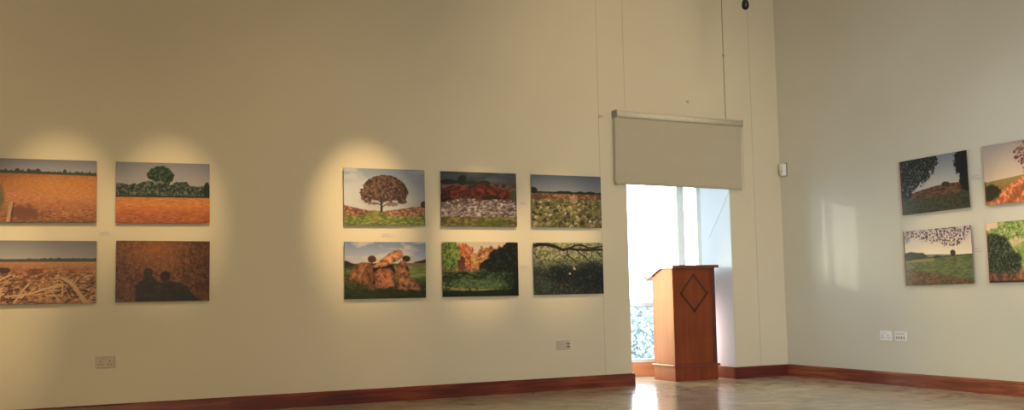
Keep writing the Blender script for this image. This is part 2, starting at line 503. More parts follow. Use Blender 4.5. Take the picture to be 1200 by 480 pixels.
class Canvas:
    def __init__(s, seed, W=264, H=176):
        s.W, s.H = W, H
        s.X, s.Y = np.meshgrid((np.arange(W)) / (W - 1), (np.arange(H)) / (H - 1))
        s.c = np.zeros((H, W, 3)); s.seed = seed; s.rs = np.random.RandomState(seed)
    def n(s, sx, sy=None, oct=4, gain=0.55):
        s.seed += 1
        if sx >= 14:
            sx = sx * 1.6; sy = None if sy is None else sy * 1.6
        return vnoise(s.X, s.Y, sx, sx if sy is None else sy, s.seed * 13 + 5, oct, gain)
    def mix(s, mask, col):
        m = np.clip(mask, 0, 1)[..., None]
        col = np.asarray(col, float)
        if col.ndim == 1: col = col / 255.0
        s.c = s.c * (1 - m) + col * m
    def grad(s, stops, t=None):
        t = s.Y if t is None else t
        ps = [p for p, _ in stops]
        return np.stack([np.interp(t, ps, [c[k] / 255 for _, c in stops]) for k in range(3)], -1)
    def pal(s, t, stops, lo=0.3, hi=0.7):
        return s.grad(stops, np.clip((t - lo) / (hi - lo), 0, 1))
    def below(s, yline, soft=0.008):
        return np.clip((s.Y - yline) / soft + 0.5, 0, 1)
    def blob(s, x, y, rx, ry, rough=0.35, soft=0.12, sc=14):
        r = np.sqrt(((s.X - x) / rx) ** 2 + ((s.Y - y) / ry) ** 2)
        r = r + (s.n(sc, sc * 0.7, 4, 0.65) - 0.5) * rough * 2
        return np.clip((1 - r) / soft + 0.5, 0, 1)
    def line(s, pts, w0, w1=None, soft=0.004):
        w1 = w0 if w1 is None else w1
        m = np.zeros_like(s.X); asp = s.W / s.H
        n = len(pts) - 1
        for k, ((x0, y0), (x1, y1)) in enumerate(zip(pts, pts[1:])):
            dx, dy = (x1 - x0) * asp, y1 - y0
            px, py = (s.X - x0) * asp, s.Y - y0
            t = np.clip((px * dx + py * dy) / (dx * dx + dy * dy + 1e-9), 0, 1)
            d = np.hypot(px - t * dx, py - t * dy)
            w = w0 + (w1 - w0) * (k + t) / n
            m = np.maximum(m, np.clip((w - d) / soft + 0.5, 0, 1))
        return m
    def poly(s, pts, soft=0.01, rough=0.0):
        X, Y = s.X, s.Y
        if rough:
            X = X + (s.n(10, 8) - 0.5) * rough; Y = Y + (s.n(10, 8) - 0.5) * rough
        inside = np.zeros(X.shape, bool); dist = np.full(X.shape, 9.0)
        n = len(pts)
        for i in range(n):
            x0, y0 = pts[i]; x1, y1 = pts[(i + 1) % n]
            c = ((y0 > Y) != (y1 > Y)) & (X < (x1 - x0) * (Y - y0) / ((y1 - y0) + 1e-12) + x0)
            inside ^= c
            dx, dy = x1 - x0, y1 - y0
            t = np.clip(((X - x0) * dx + (Y - y0) * dy) / (dx * dx + dy * dy + 1e-12), 0, 1)
            dist = np.minimum(dist, np.hypot(X - x0 - t * dx, Y - y0 - t * dy))
        return np.clip(np.where(inside, dist, -dist) / soft + 0.5, 0, 1)
    def shade(s, f):
        s.c = np.clip(s.c * f[..., None] if np.ndim(f) == 2 else s.c * f, 0, 1)
    def pebbles(s, n, y0, y1, size0, size1, cols, x0=0, x1=1, cond=None, tall=0.7):
        ys = np.sort(s.rs.rand(n)) * (y1 - y0) + y0
        for y in ys:
            x = s.rs.uniform(x0, x1); k = (y - y0) / (y1 - y0 + 1e-9)
            if cond and not cond(x, y): continue
            r = (size0 + (size1 - size0) * k) * s.rs.uniform(0.6, 1.3)
            a = s.rs.uniform(-0.7, 0.7)
            dx = (s.X - x); dy = (s.Y - y) * 0.667 / tall
            u = dx * math.cos(a) + dy * math.sin(a); v = -dx * math.sin(a) + dy * math.cos(a)
            d = np.maximum(np.abs(u) * 0.9, np.abs(v) * 1.2) * 0.6 + 0.4 * np.hypot(u, v * 1.2)
            m = np.clip((r - d) / (r * 0.35) + 0.5, 0, 1)
            c = np.array(cols[s.rs.randint(len(cols))], float) * s.rs.uniform(0.8, 1.12)
            sh = np.clip(0.98 - 0.35 * (dy / r) - 0.2 * (dx / r), 0.5, 1.15)
            s.mix(m * 0.92, np.clip(c / 255 * sh[..., None], 0, 1))

def p_field_post():
    c = Canvas(101)
    c.mix(1, c.grad([(0, (112, 108, 112)), (0.2, (150, 138, 130))]))
    fld = c.grad([(0.2, (152, 88, 40)), (0.35, (182, 108, 42)), (0.6, (192, 112, 60)), (0.85, (160, 86, 44)), (1, (120, 66, 30))])
    m = c.below(0.205 + 0.02 * c.X)
    fld = np.clip(fld * (0.82 + 0.4 * c.n(30, 60, 4))[..., None], 0, 1)
    c.mix(m, fld)
    c.mix(m * np.clip(1.2 - np.hypot((c.X - .62) / .42, (c.Y - .42) / .25), 0, 1) * 0.3, (200, 132, 44))
    hedge = c.below(0.185 + 0.02 * c.X - 0.035 * np.clip(c.n(26, 2, 3) - 0.45, 0, 1) * 3) * (1 - c.below(0.225 + 0.02 * c.X))
    c.mix(hedge, (52, 58, 44))
    for x, r in ((0.22, .025), (0.42, .03), (0.33, .02), (0.68, .018)):
        c.mix(c.blob(x, 0.185, r, 0.035, .4) * (1 - c.below(0.22)), (44, 54, 42))
    st = c.n(16, 60, 3)
    c.mix(m * c.below(0.72, .25) * np.clip((st - .55) * 6, 0, .6), (206, 152, 78))
    c.mix(m * c.below(0.72, .3) * np.clip((c.n(24, 50, 4) - .56) * 6, 0, .6), (92, 52, 26))
    c.mix(c.blob(0.02, 0.66, .08, .24, .4, .6) * .8, (92, 84, 42))
    c.mix(c.blob(0.30, 0.86, .14, .12, .5, .5), (112, 60, 34))
    c.mix(c.line([(0.165, 0.69), (0.13, 1.02)], .022), (176, 132, 84))
    c.mix(c.line([(0.19, 0.70), (0.165, 1.02)], .010), (74, 52, 34))
    return c

def p_stubble():
    c = Canvas(102)
    c.mix(1, c.grad([(0, (126, 118, 116)), (0.33, (178, 164, 140))]))
    c.shade(1 - 0.18 * c.X)
    m = c.below(0.325)
    base = c.pal(c.n(18, 26, 5, .7), [(0, (66, 34, 18)), (0.45, (150, 88, 44)), (1, (208, 150, 86))])
    c.mix(m, base)
    c.mix(m * (1 - c.below(0.48, .2)), np.clip(c.grad([(0.3, (186, 124, 66)), (0.5, (160, 88, 44))]) * (0.8 + .4 * c.n(40, 60))[..., None], 0, 1))
    c.mix((1 - c.below(0.335)) * c.below(0.30 - .02 * c.n(24, 2, 3) - .012 * c.X), (66, 62, 52))
    for x, r in ((0.49, .02), (0.55, .02), (0.63, .03), (0.77, .02)):
        c.mix(c.blob(x, 0.30, r, 0.03, .4) * (1 - c.below(.325)), (62, 60, 48))
    c.mix(c.blob(0.11, 0.47, .055, .05, .5), (60, 34, 24))
    c.mix(c.blob(0.40, 0.50, .08, .05, .7), (110, 56, 30))
    rs = c.rs
    for i in range(150):
        y = 0.42 + 0.56 * rs.rand() ** 0.8; x = rs.rand(); L = (y - .3) * rs.uniform(.15, .55); a = rs.uniform(-1.0, 0.4)
        if rs.rand() < .3: a = rs.uniform(-2, 2)
        dark = rs.rand() < .42
        col = np.array((58, 28, 16) if dark else ((214, 160, 98), (196, 136, 78), (176, 110, 58))[rs.randint(3)]) * rs.uniform(.85, 1.1)
        c.mix(c.line([(x, y), (x + L * math.cos(a), y + L * math.sin(a) * 1.2)], (y - .3) * .018, .002) * .85, np.clip(col, 0, 255))
    for pts, w in (([(0.12, .88), (.35, .84), (.65, .70)], .014), ([(0.02, .66), (.16, .54)], .014), ([(.08, .76), (.05, 1.0)], .02), ([(.34, .68), (.27, .82), (.2, .98)], .013), ([(0.0, .88), (.1, .84)], .02)):
        c.mix(c.line(pts, w), (206, 152, 98))
    c.mix(c.line([(0.67, .60), (.76, .68), (.86, .90), (.90, 1.0)], .018, .04), (196, 144, 90))
    c.mix(c.line([(0.65, .62), (.73, .70), (.82, .92)], .008), (80, 40, 24))
    return c

def p_tree_field():
    c = Canvas(103)
    c.mix(1, c.grad([(0, (124, 120, 118)), (0.4, (158, 146, 134))]))
    tree = c.pal(c.n(26, 18, 4, .7), [(0, (20, 32, 26)), (.6, (52, 66, 46)), (1, (98, 100, 76))])
    line = 0.34 - 0.06 * (c.n(9, 2, 4, .7) - 0.5) * 2 + 0.03 * np.sin(c.X * 16)
    m = c.below(line, .02) * (1 - c.below(.56, .01))
    c.mix(m, tree)
    c.mix(m * np.clip((c.n(30, 20, 3) - .62) * 8, 0, .5), (140, 130, 112))
    c.mix(c.blob(0.97, .45, .04, .14, .3), (26, 40, 34))
    crown = np.maximum.reduce([c.blob(0.46, 0.2, .125, .15, .25), c.blob(0.38, .22, .06, .06, .3), c.blob(0.5, .33, .08, .08, .4), c.blob(0.55, .22, .06, .1, .3)])
    c.mix(crown, c.pal(c.n(30, 20, 4, .7), [(0, (14, 30, 20)), (.6, (36, 58, 36)), (1, (70, 84, 54))]))
    c.mix(c.blob(.47, .33, .04, .03, .8) * .5, (140, 132, 118))
    c.mix(c.line([(0.455, .34), (.452, .56)], .009), (34, 32, 24))
    f = c.below(.565)
    fld = c.grad([(.56, (190, 116, 46)), (.7, (204, 114, 44)), (.85, (176, 86, 40)), (1, (152, 70, 34))])
    c.mix(f, np.clip(fld * (0.74 + .5 * c.n(14, 60, 4))[..., None], 0, 1))
    c.mix(f * np.clip((c.n(20, 60, 3) - .55) * 6, 0, .5) * c.below(.8, .3), (226, 134, 64))
    c.mix((1 - c.below(.575)) * c.below(.548), (44, 32, 20))
    return c

def p_shadow():
    c = Canvas(104)
    c.mix(1, c.pal(c.n(22, 15, 5, .75), [(0, (52, 26, 16)), (.5, (98, 50, 24)), (1, (148, 86, 40))], .2, .8))
    c.mix(np.clip(1 - np.hypot((c.X - .42) / .5, (c.Y - .15) / .5), 0, 1) * .7, (164, 88, 32))
    c.mix(np.clip((c.n(70, 60, 2) - .66) * 8, 0, .6), (156, 112, 66))
    c.shade(1 - .35 * np.clip(c.X - .55, 0, 1) - .2 * np.clip(.2 - c.X, 0, 1))
    fig = [c.blob(.335, .53, .052, .078, .08, .2), c.blob(.52, .585, .056, .085, .08, .2),
           c.poly([(.30, .58), (.38, .58), (.42, .62), (.47, .72), (.5, .66), (.56, .66), (.66, .69), (.76, .78), (.9, 1.02), (.2, 1.02), (.20, .86), (.22, .72), (.27, .66)], .025, .03)]
    m = np.maximum.reduce(fig)
    c.mix(m * .88, c.pal(c.n(18, 14, 3), [(0, (30, 18, 14)), (1, (48, 38, 26))]))
    c.mix(m * np.clip(1 - np.hypot((c.X - .74) / .22, (c.Y - .95) / .16), 0, 1) * .7, (20, 40, 24))
    return c

def p_oak():
    c = Canvas(105)
    c.mix(1, c.grad([(0, (128, 138, 146)), (.5, (176, 170, 158)), (1, (180, 170, 150))]))
    c.mix(np.clip((c.n(3, 4, 4) - .45) * 3, 0, .6), (196, 188, 174))
    c.shade(1 - .18 * c.X)
    heath = c.below(0.66 + .10 * np.sin(np.clip(c.X, 0, .45) * 3.5) * (c.X < .45) * 1.0 - np.clip(c.X - .5, 0, 1) * .22 + (c.X >= .45) * .1 - .02 * c.n(30, 3), .015)
    c.mix(heath, c.pal(c.n(34, 23, 4, .7), [(0, (84, 52, 40)), (.6, (140, 90, 62)), (1, (184, 136, 88))]))
    g = c.below(.83 - .09 * np.exp(-((c.X - .38) / .12) ** 2) + .02 * c.n(8, 2), .03)
    c.mix(g, c.pal(c.n(20, 30, 4), [(0, (76, 84, 34)), (1, (138, 140, 62))]))
    c.mix(c.blob(.38, .84, .05, .1, .4, .6) * .6, (150, 118, 62))
    # tree
    def crown(): return np.maximum.reduce([c.blob(.5, .36, .265, .25, .10, .05) * (1 - c.below(.56 + .03 * (c.n(16, 2) - .5), .03)), c.blob(.30, .44, .10, .12, .3, .08), c.blob(.69, .42, .10, .15, .3, .08), c.blob(.28, .54, .07, .06, .5), c.blob(.71, .58, .06, .04, .5), c.blob(.5, .46, .22, .12, .35)])
    m = crown()
    c.mix(m, c.pal(c.n(30, 20, 4, .7), [(0, (52, 36, 33)), (.5, (86, 60, 47)), (1, (122, 88, 64))]))
    c.shade(1 - .25 * m * np.clip(c.X - .5, 0, .3) * 3)
    c.mix(m * np.clip((c.n(40, 30, 2) - .72) * 8, 0, .7) * c.below(.35, .3), (176, 170, 160))
    c.mix(c.line([(.455, .74), (.455, .52)], .022, .014), (54, 36, 34))
    for q in ([(.455, .62), (.40, .52), (.33, .50)], [(.46, .62), (.53, .52), (.60, .46)], [(.455, .58), (.44, .42), (.38, .3)], [(.46, .56), (.5, .4), (.55, .28)], [(.46, .68), (.54, .6), (.68, .6)], [(.45, .64), (.35, .6), (.28, .6)]):
        c.mix(c.line(q, .009, .003), (52, 36, 34))
    c.mix(c.blob(.36, .62, .07, .025, .9) * .8, (112, 80, 62)); c.mix(c.blob(.56, .63, .07, .03, .9) * .8, (112, 80, 62))
    c.mix(c.blob(1.0, .62, .05, .07, .4), (60, 50, 36))
    return c

def p_dolmen():
    c = Canvas(106)
    c.mix(1, c.grad([(0, (112, 124, 144)), (.25, (160, 158, 160)), (.4, (190, 176, 152))]))
    c.mix(np.clip((c.n(4, 7, 4) - .5) * 4, 0, .7) * (c.Y < .4), (204, 184, 156))
    g = c.below(.39 - .02 * c.n(14, 2))
    c.mix(g, c.pal(c.n(16, 26, 4), [(0, (48, 60, 24)), (1, (98, 104, 46))]))
    c.mix(g * (c.X > .55) * (1 - c.below(.66, .1)) * c.below(.43), np.clip(c.pal(c.n(12, 40), [(0, (104, 114, 50)), (1, (142, 148, 74))]), 0, 1))
    c.shade(1 - .32 * c.below(.72, .3))
    c.mix(c.poly([(-.1, .34), (.03, .33), (.1, .38), (.18, .41), (.18, .44), (-.1, .44)], .02, .02), (42, 44, 36))
    c.mix(c.poly([(.85, .36), (.95, .33), (1.1, .26), (1.1, .42), (.86, .41)], .02, .02), (36, 42, 34))
    c.mix((c.X > .7) * c.below(.375) * (1 - c.below(.43)), (136, 92, 60))
    c.mix(c.blob(.33, .305, .052, .065, .12), (86, 44, 32)); c.mix(c.line([(.33, .35), (.33, .42)], .008), (60, 40, 34))
    c.mix(c.blob(.755, .30, .05, .055, .2), (60, 38, 32))
    def rock(pts, base=(152, 104, 68), dark=.92):
        m = c.poly(pts, .012, .02)
        t = c.n(16, 11, 5, .7)
        col = c.pal(t, [(0, tuple(x * .5 for x in base)), (.5, base), (1, tuple(min(255, x * 1.3) for x in base))], .25, .75)
        e = c.poly(pts, .10, .02)
        c.mix(m, np.clip(col * (.62 + .42 * e)[..., None] * dark * 1.12, 0, 1))
    c.mix(c.poly([(.33, .42), (.58, .4), (.62, .5), (.58, .82), (.33, .74)], .02), (34, 26, 18))
    rock([(.06, .60), (.11, .42), (.20, .36), (.30, .37), (.29, .56), (.25, .76), (.15, .74), (.05, .66)], (132, 80, 46))
    rock([(.20, .60), (.28, .40), (.34, .42), (.35, .70), (.33, .76), (.24, .76)], (122, 74, 40))
    rock([(.27, .76), (.36, .74), (.36, .84), (.27, .86)], (120, 78, 46))
    rock([(.62, .48), (.68, .34), (.74, .33), (.80, .56), (.80, .66), (.63, .62)], (150, 90, 52))
    rock([(.62, .62), (.72, .60), (.86, .66), (.94, .84), (.90, .88), (.80, .84), (.76, .88), (.65, .85)], (150, 94, 54))
    rock([(.35, .54), (.42, .47), (.55, .46), (.60, .56), (.61, .80), (.50, .82), (.37, .82)], (152, 88, 52))
    rock([(.33, .44), (.40, .36), (.54, .20), (.66, .13), (.71, .16), (.72, .26), (.66, .32), (.52, .42), (.40, .46)], (176, 112, 68))
    c.mix(c.blob(.5, .92, .5, .07, .8, .6) * .5, (46, 44, 22))
    return c

def p_cairn():
    c = Canvas(107)
    c.mix(1, c.pal(c.n(4, 10, 4), [(0, (62, 66, 72)), (1, (96, 96, 98))]))
    c.mix(c.below(.17, .03), (84, 76, 66))
    c.mix(c.below(.24, .05), np.clip(c.pal(c.n(10, 20), [(0, (86, 58, 38)), (1, (150, 104, 70))]), 0, 1))
    for x, y, rx, ry in ((.28, .15, .06, .09), (.10, .19, .12, .05), (.4, .2, .1, .04), (.57, .2, .09, .05), (.73, .24, .03, .03), (.83, .24, .03, .03)):
        c.mix(c.blob(x, y, rx, ry, .3), (38, 42, 34))
    c.mix(c.blob(.97, .42, .06, .1, .3), (74, 80, 50))
    m = np.maximum.reduce([c.blob(.22, .40, .24, .15, .25), c.blob(.55, .36, .24, .15, .25), c.blob(.8, .42, .14, .10, .3), c.blob(.06, .44, .12, .1, .3)])
    c.mix(m, c.pal(c.n(22, 15, 4, .7), [(0, (42, 20, 17)), (.5, (88, 32, 26)), (1, (132, 58, 42))]))
    c.mix(c.blob(.66, .47, .14, .05, .6), (42, 34, 24)); c.mix(c.blob(.1, .52, .12, .04, .6), (48, 22, 18))
    top = 0.52 - 0.05 * np.exp(-((c.X - .34) / .16) ** 2) - .03 * np.exp(-((c.X - .75) / .16) ** 2) + .09 * np.exp(-(c.X / .07) ** 2)
    st = c.below(top, .02) * (1 - c.below(.84, .03))
    c.mix(st, (84, 62, 56))
    c.pebbles(520, .50, .83, .015, .024, [(158, 138, 124), (134, 112, 104), (180, 160, 142), (112, 90, 84), (150, 124, 110)],
              cond=lambda x, y: y > 0.53 - 0.05 * math.exp(-((x - .34) / .16) ** 2) - .03 * math.exp(-((x - .75) / .16) ** 2) + .09 * math.exp(-(x / .07) ** 2))
    c.mix(c.below(.83 + .03 * (c.n(12, 2) - .5), .03), c.pal(c.n(14, 16), [(0, (84, 78, 32)), (1, (150, 130, 66))]))
    c.mix(c.blob(.7, .93, .2, .05, .5, .5) * .6, (82, 96, 38))
    return c

def p_glade():
    c = Canvas(108)
    c.mix(1, (206, 178, 146))
    leafn = c.n(24, 16, 5, .75)
    c.mix(c.below(.12 + .14 * np.exp(-((c.X - .40) / .06) ** 2) - .04 * (c.X > .5) + (c.n(16, 3) - .5) * .14, .03), c.pal(leafn, [(0, (96, 58, 30)), (.5, (168, 104, 56)), (1, (222, 162, 96))]))
    c.mix(c.blob(.28, .26, .12, .26, .35), c.pal(leafn, [(0, (110, 50, 28)), (.5, (180, 92, 48)), (1, (226, 140, 82))]))
    c.mix(c.blob(.09, .28, .14, .32, .2), c.pal(leafn, [(0, (44, 60, 22)), (.5, (98, 116, 48)), (1, (156, 160, 76))]))
    c.mix(c.blob(.42, .36, .05, .16, .4), c.pal(leafn, [(0, (150, 92, 40)), (1, (220, 170, 84))]))
    c.mix(c.blob(.25, .42, .05, .14, .5) * .8, (78, 44, 28))
    c.mix(np.maximum.reduce([c.blob(.84, .38, .26, .30, .14), c.blob(.62, .5, .15, .18, .25), c.blob(.92, .2, .14, .22, .2)]), c.pal(leafn, [(0, (10, 14, 14)), (.6, (24, 30, 22)), (1, (58, 60, 36))]))
    c.mix(c.below(.50 + .05 * (c.n(10, 2) - .5), .04) * np.clip((.60 - c.X) / .1, 0, 1) * np.clip((c.n(20, 13) - .3) * 4, 0, 1), (118, 84, 54))
    c.mix(c.below(.55 + .04 * (c.n(9, 2) - .5), .03), c.pal(c.n(22, 22, 5, .75), [(0, (16, 26, 16)), (.55, (40, 56, 30)), (1, (92, 112, 58))]))
    c.mix(c.blob(.45, .78, .42, .10, .6, .6) * .65, c.pal(c.n(26, 30, 4), [(0, (62, 84, 42)), (1, (126, 142, 80))]))
    c.mix(c.line([(-.02, .80), (.15, .86), (.45, .88), (.9, .87)], .025, .012) * np.clip((c.n(16, 8) - .3) * 4, 0, 1), (160, 128, 70))
    c.mix(c.below(.89 + .02 * np.sin(c.X * 5), .03), (22, 38, 18))
    c.mix(np.clip((c.X - .82) / .16, 0, 1) * c.below(.4, .2) * .8, (12, 18, 14))
    return c

def p_stones():
    c = Canvas(109)
    c.mix(1, c.grad([(0, (92, 98, 108)), (.33, (132, 130, 126))]))
    c.mix(c.below(.33 - .02 * c.n(20, 2, 3) * 1.2), (48, 50, 38))
    for x, rx in ((.03, .05), (.42, .07), (.5, .07), (.7, .06), (.85, .08)):
        c.mix(c.blob(x, .33 if x > .1 else .30, rx, .03 if x > .1 else .06, .3), (32, 38, 30))
    c.mix(c.below(.355, .02), c.pal(c.n(20, 24, 4), [(0, (96, 58, 36)), (1, (172, 116, 74))]))
    c.mix(c.below(.45 + .03 * (c.n(8, 2) - .5), .03), c.pal(c.n(16, 20, 4), [(0, (70, 72, 34)), (1, (142, 128, 66))]))
    c.mix(c.blob(.1, .42, .12, .05, .4, .4) * .7, (82, 50, 32))
    c.mix(c.blob(.6, .46, .06, .07, .3), c.pal(c.n(20, 20), [(0, (120, 84, 56)), (1, (190, 150, 110))]))
    c.mix(c.poly([(.40, .54), (.41, .44), (.45, .46), (.455, .54)], .015), (86, 66, 50))
    c.pebbles(150, .48, .99, .012, .030, [(168, 142, 104), (132, 108, 76), (184, 158, 118), (112, 88, 62), (150, 122, 86), (60, 50, 36), (84, 74, 48)], tall=1.1)
    for x, y in ((.06, .56), (.23, .56), (.5, .74), (.17, .86), (.02, .72), (.35, .68), (.8, .78)):
        c.mix(c.poly([(x - .03, y + .03), (x, y - .04), (x + .02, y - .02), (x + .035, y + .03)], .012), (48, 42, 32))
    c.mix(np.clip((c.n(30, 30, 3) - .6) * 5, 0, .4) * c.below(.5), (86, 96, 44))
    return c

def p_branches():
    c = Canvas(110)
    t = c.n(30, 20, 5, .8)
    c.mix(1, c.pal(t, [(0, (50, 56, 32)), (.5, (118, 116, 70)), (1, (186, 172, 118))]))
    c.mix(np.clip(1 - np.hypot((c.X - .35) / .6, (c.Y - .1) / .3), 0, 1) * np.clip((c.n(22, 20) - .4) * 4, 0, 1) * .7, (178, 158, 104))
    c.mix(np.clip((c.Y - .28) / .3, 0, 1) * .82, c.pal(c.n(26, 18, 5, .8), [(0, (8, 12, 12)), (.6, (24, 30, 24)), (1, (74, 78, 66))]))
    c.mix(np.maximum(c.blob(.82, .68, .26, .3, .15, .4), c.blob(.4, .6, .2, .16, .3, .4)) * .75, (14, 20, 20))
    c.mix(c.blob(.17, .84, .08, .1, .5, .4) * .6, (52, 74, 40))
    D = (34, 26, 22)
    for q, a, b in (([(-.02, .07), (.08, .03), (.2, .03), (.32, .08), (.42, .14), (.5, .11), (.6, .13), (.75, .14), (1.02, .13)], .036, .020),
                    ([(.48, .13), (.55, .08), (.6, .05), (.68, .04), (.78, .09), (.88, .10), (1.02, .06)], .018, .012),
                    ([(.6, .13), (.66, .2), (.74, .28), (.82, .38)], .014, .008), ([(.48, .14), (.47, .24), (.54, .3), (.63, .4)], .014, .006),
                    ([(.5, .22), (.44, .28), (.4, .36)], .008, .004), ([(0, .18), (.05, .28), (.12, .4)], .012, .005), ([(.78, .1), (.84, .2), (.82, .3)], .008, .005),
                    ([(.9, .1), (.93, .2), (1.02, .26)], .008, .005), ([(.56, .3), (.6, .38), (.58, .44)], .006, .004), ([(.2, .35), (.35, .37), (.5, .34)], .005, .004)):
        c.mix(c.line(q, a, b), D)
    for x, y in ((.57, .49), (.51, .60), (.58, .51)):
        c.mix(c.blob(x, y, .015, .018, .4), (196, 150, 96))
    c.mix(np.clip((c.n(36, 28, 3) - .62) * 7, 0, .5) * c.below(.4, .2), (92, 98, 88))
    return c

def p_mound():
    c = Canvas(111)
    c.mix(1, c.grad([(0, (104, 112, 122)), (.6, (150, 150, 148))]))
    hill = c.below(.60 - .075 * np.sin(np.clip((c.X - .05) / .95, 0, 1) * math.pi * .9) + .16 * np.clip(.25 - c.X, 0, 1), .01)
    hill = c.below(.70 - .17 * np.sin(np.clip(c.X, 0, 1) ** .8 * math.pi * .62), .01)
    c.mix(hill, c.pal(c.n(16, 24, 4), [(0, (52, 38, 30)), (1, (96, 68, 50))]))
    c.mix(c.blob(.68, .535, .055, .05, .3), (44, 44, 34))
    c.mix(c.below(.76 - .05 * c.X, .04), c.pal(c.n(20, 20, 4), [(0, (34, 40, 26)), (1, (60, 62, 38))]))
    leaf = np.maximum.reduce([c.blob(.18, .22, .30, .30, .42, .1, 20), c.blob(.06, .5, .15, .26, .42, .1, 20), c.blob(.48, .10, .10, .14, .5, .1, 20), c.blob(.36, .3, .08, .16, .6, .1, 20)])
    holes = np.clip((c.n(44, 34, 2) - .60) * 10, 0, 1)
    c.mix(leaf * (1 - holes * .6), c.pal(c.n(30, 30), [(0, (16, 20, 22)), (1, (44, 48, 42))]))
    leaf = np.maximum.reduce([c.blob(.97, .2, .15, .28, .35, .1, 20), c.blob(.98, .5, .10, .2, .35, .1, 20)])
    c.mix(leaf, (18, 22, 26))
    c.mix(np.clip(1 - c.X / .25, 0, 1) * c.below(.6, .3) * .25, (120, 128, 130))
    return c

def p_meadow():
    c = Canvas(112)
    c.mix(1, c.grad([(0, (168, 156, 158)), (.45, (206, 190, 160))]))
    c.mix(c.below(.47 - .02 * np.sin(c.X * 5), .01), (106, 104, 108))
    c.mix(c.below(.50 - .03 * (c.X - .5), .01), (58, 62, 54))
    g = c.below(.535 - .03 * c.X, .01)
    c.mix(g, c.pal(c.n(14, 24, 4), [(0, (66, 78, 46)), (1, (98, 106, 60))]))
    c.mix(g * (1 - c.below(.58, .03)) * (c.X < .45), (134, 104, 62))
    c.mix(c.poly([(-.1, .42), (.1, .39), (.28, .41), (.36, .49), (.3, .52), (-.1, .55)], .02, .03), (38, 48, 42))
    c.mix(c.blob(.73, .455, .038, .06, .15), (40, 44, 40)); c.mix(c.blob(.5, .50, .06, .02, .3), (44, 48, 44))
    c.mix(c.below(.70 + .28 * np.clip(c.X - .1, 0, 1), .06), c.pal(c.n(22, 24, 4), [(0, (54, 48, 30)), (1, (118, 76, 50))]))
    br = np.maximum.reduce([c.blob(.45, .10, .24, .14, .5, .2, 16), c.blob(.72, .14, .20, .18, .5, .2, 16), c.blob(.1, .06, .14, .1, .5, .2, 16), c.blob(.95, .04, .06, .08, .4, .2, 16)])
    lv = np.clip((c.n(40, 32, 2, .6) - .46) * 12, 0, 1)
    c.mix(br * lv, c.pal(c.n(20, 20), [(0, (64, 44, 52)), (1, (112, 82, 84))]))
    c.mix(c.blob(.05, .18, .05, .06, .7) * .6, (120, 122, 150))
    c.mix(np.clip(1 - c.X / .2, 0, 1) * c.below(.5, .3) * .35, (140, 146, 140))
    return c

def p_track():
    c = Canvas(113)
    c.mix(1, c.grad([(0, (150, 138, 132)), (.6, (186, 164, 138))]))
    g = c.below(.62 - .22 * c.X * .5, .01)
    c.mix(g, c.pal(c.n(18, 18, 4), [(0, (116, 76, 38)), (1, (172, 128, 66))]))
    c.mix(g * (1 - c.below(.70 - .1 * c.X, .06)), (128, 112, 58))
    c.mix(c.poly([(.02, 1.02), (.2, .82), (.5, .58), (.8, .50), (1.0, .5), (1.0, .9), (.7, 1.02)], .03, .04), c.pal(c.n(26, 16, 4), [(0, (150, 72, 40)), (1, (222, 136, 82))]))
    c.mix(c.poly([(.2, 1.02), (.4, .78), (.6, .62), (.66, .62), (.5, .80), (.36, 1.02)], .03, .03) * .6, (118, 66, 34))
    c.mix(c.blob(.07, .80, .13, .14, .4, .3), (44, 46, 26))
    c.mix(c.blob(.6, .95, .12, .1, .5, .4), (140, 128, 56))
    leaf = np.maximum.reduce([c.blob(.62, .22, .2, .24, .6, .1, 18), c.blob(.56, .5, .06, .08, .7, .1, 18), c.blob(.85, .3, .25, .4, .5, .1, 18)])
    c.mix(leaf * np.clip((c.n(36, 28, 2) - .38) * 8, 0, 1), c.pal(c.n(20, 20), [(0, (78, 46, 44)), (1, (134, 96, 76))]))
    return c

def p_path():
    c = Canvas(114)
    t = c.n(26, 18, 5, .8)
    c.mix(1, (206, 176, 138))
    c.mix(c.below(.05 - .1 * (c.X > .15) + .5 * np.clip(.2 - c.X, 0, 1) + (c.n(14, 4) - .5) * .12, .03), c.pal(t, [(0, (66, 92, 38)), (.5, (122, 142, 70)), (1, (188, 190, 124))]))
    c.mix(c.blob(.38, .34, .12, .08, .6, .3) * .7, (206, 172, 134))
    c.mix(np.maximum.reduce([c.blob(.08, .60, .26, .42, .14), c.blob(.25, .68, .18, .24, .25)]), c.pal(t, [(0, (18, 24, 20)), (.6, (44, 54, 38)), (1, (100, 104, 78))]))
    c.mix(c.below(.84, .08), c.pal(c.n(20, 16), [(0, (70, 44, 34)), (1, (136, 88, 62))]))
    c.mix(c.poly([(.35, .9), (.5, .7), (.8, .6), (1, .8), (1, 1.02), (.4, 1.02)], .05, .05), c.pal(c.n(20, 16), [(0, (104, 58, 44)), (1, (160, 104, 74))]))
    c.mix(c.blob(.6, .5, .22, .18, .4, .4) * .8, (112, 142, 56))
    c.mix(c.below(.97, .02), (44, 40, 30))
    return c

M_print, nt, b = new_mat('photo_print')
at = nt.nodes.new('ShaderNodeAttribute'); at.attribute_name = 'print_colour'
nt.links.new(at.outputs['Color'], b.inputs['Base Color'])
b.inputs['Roughness'].default_value = 0.35
b.inputs['Specular IOR Level'].default_value = 0.3

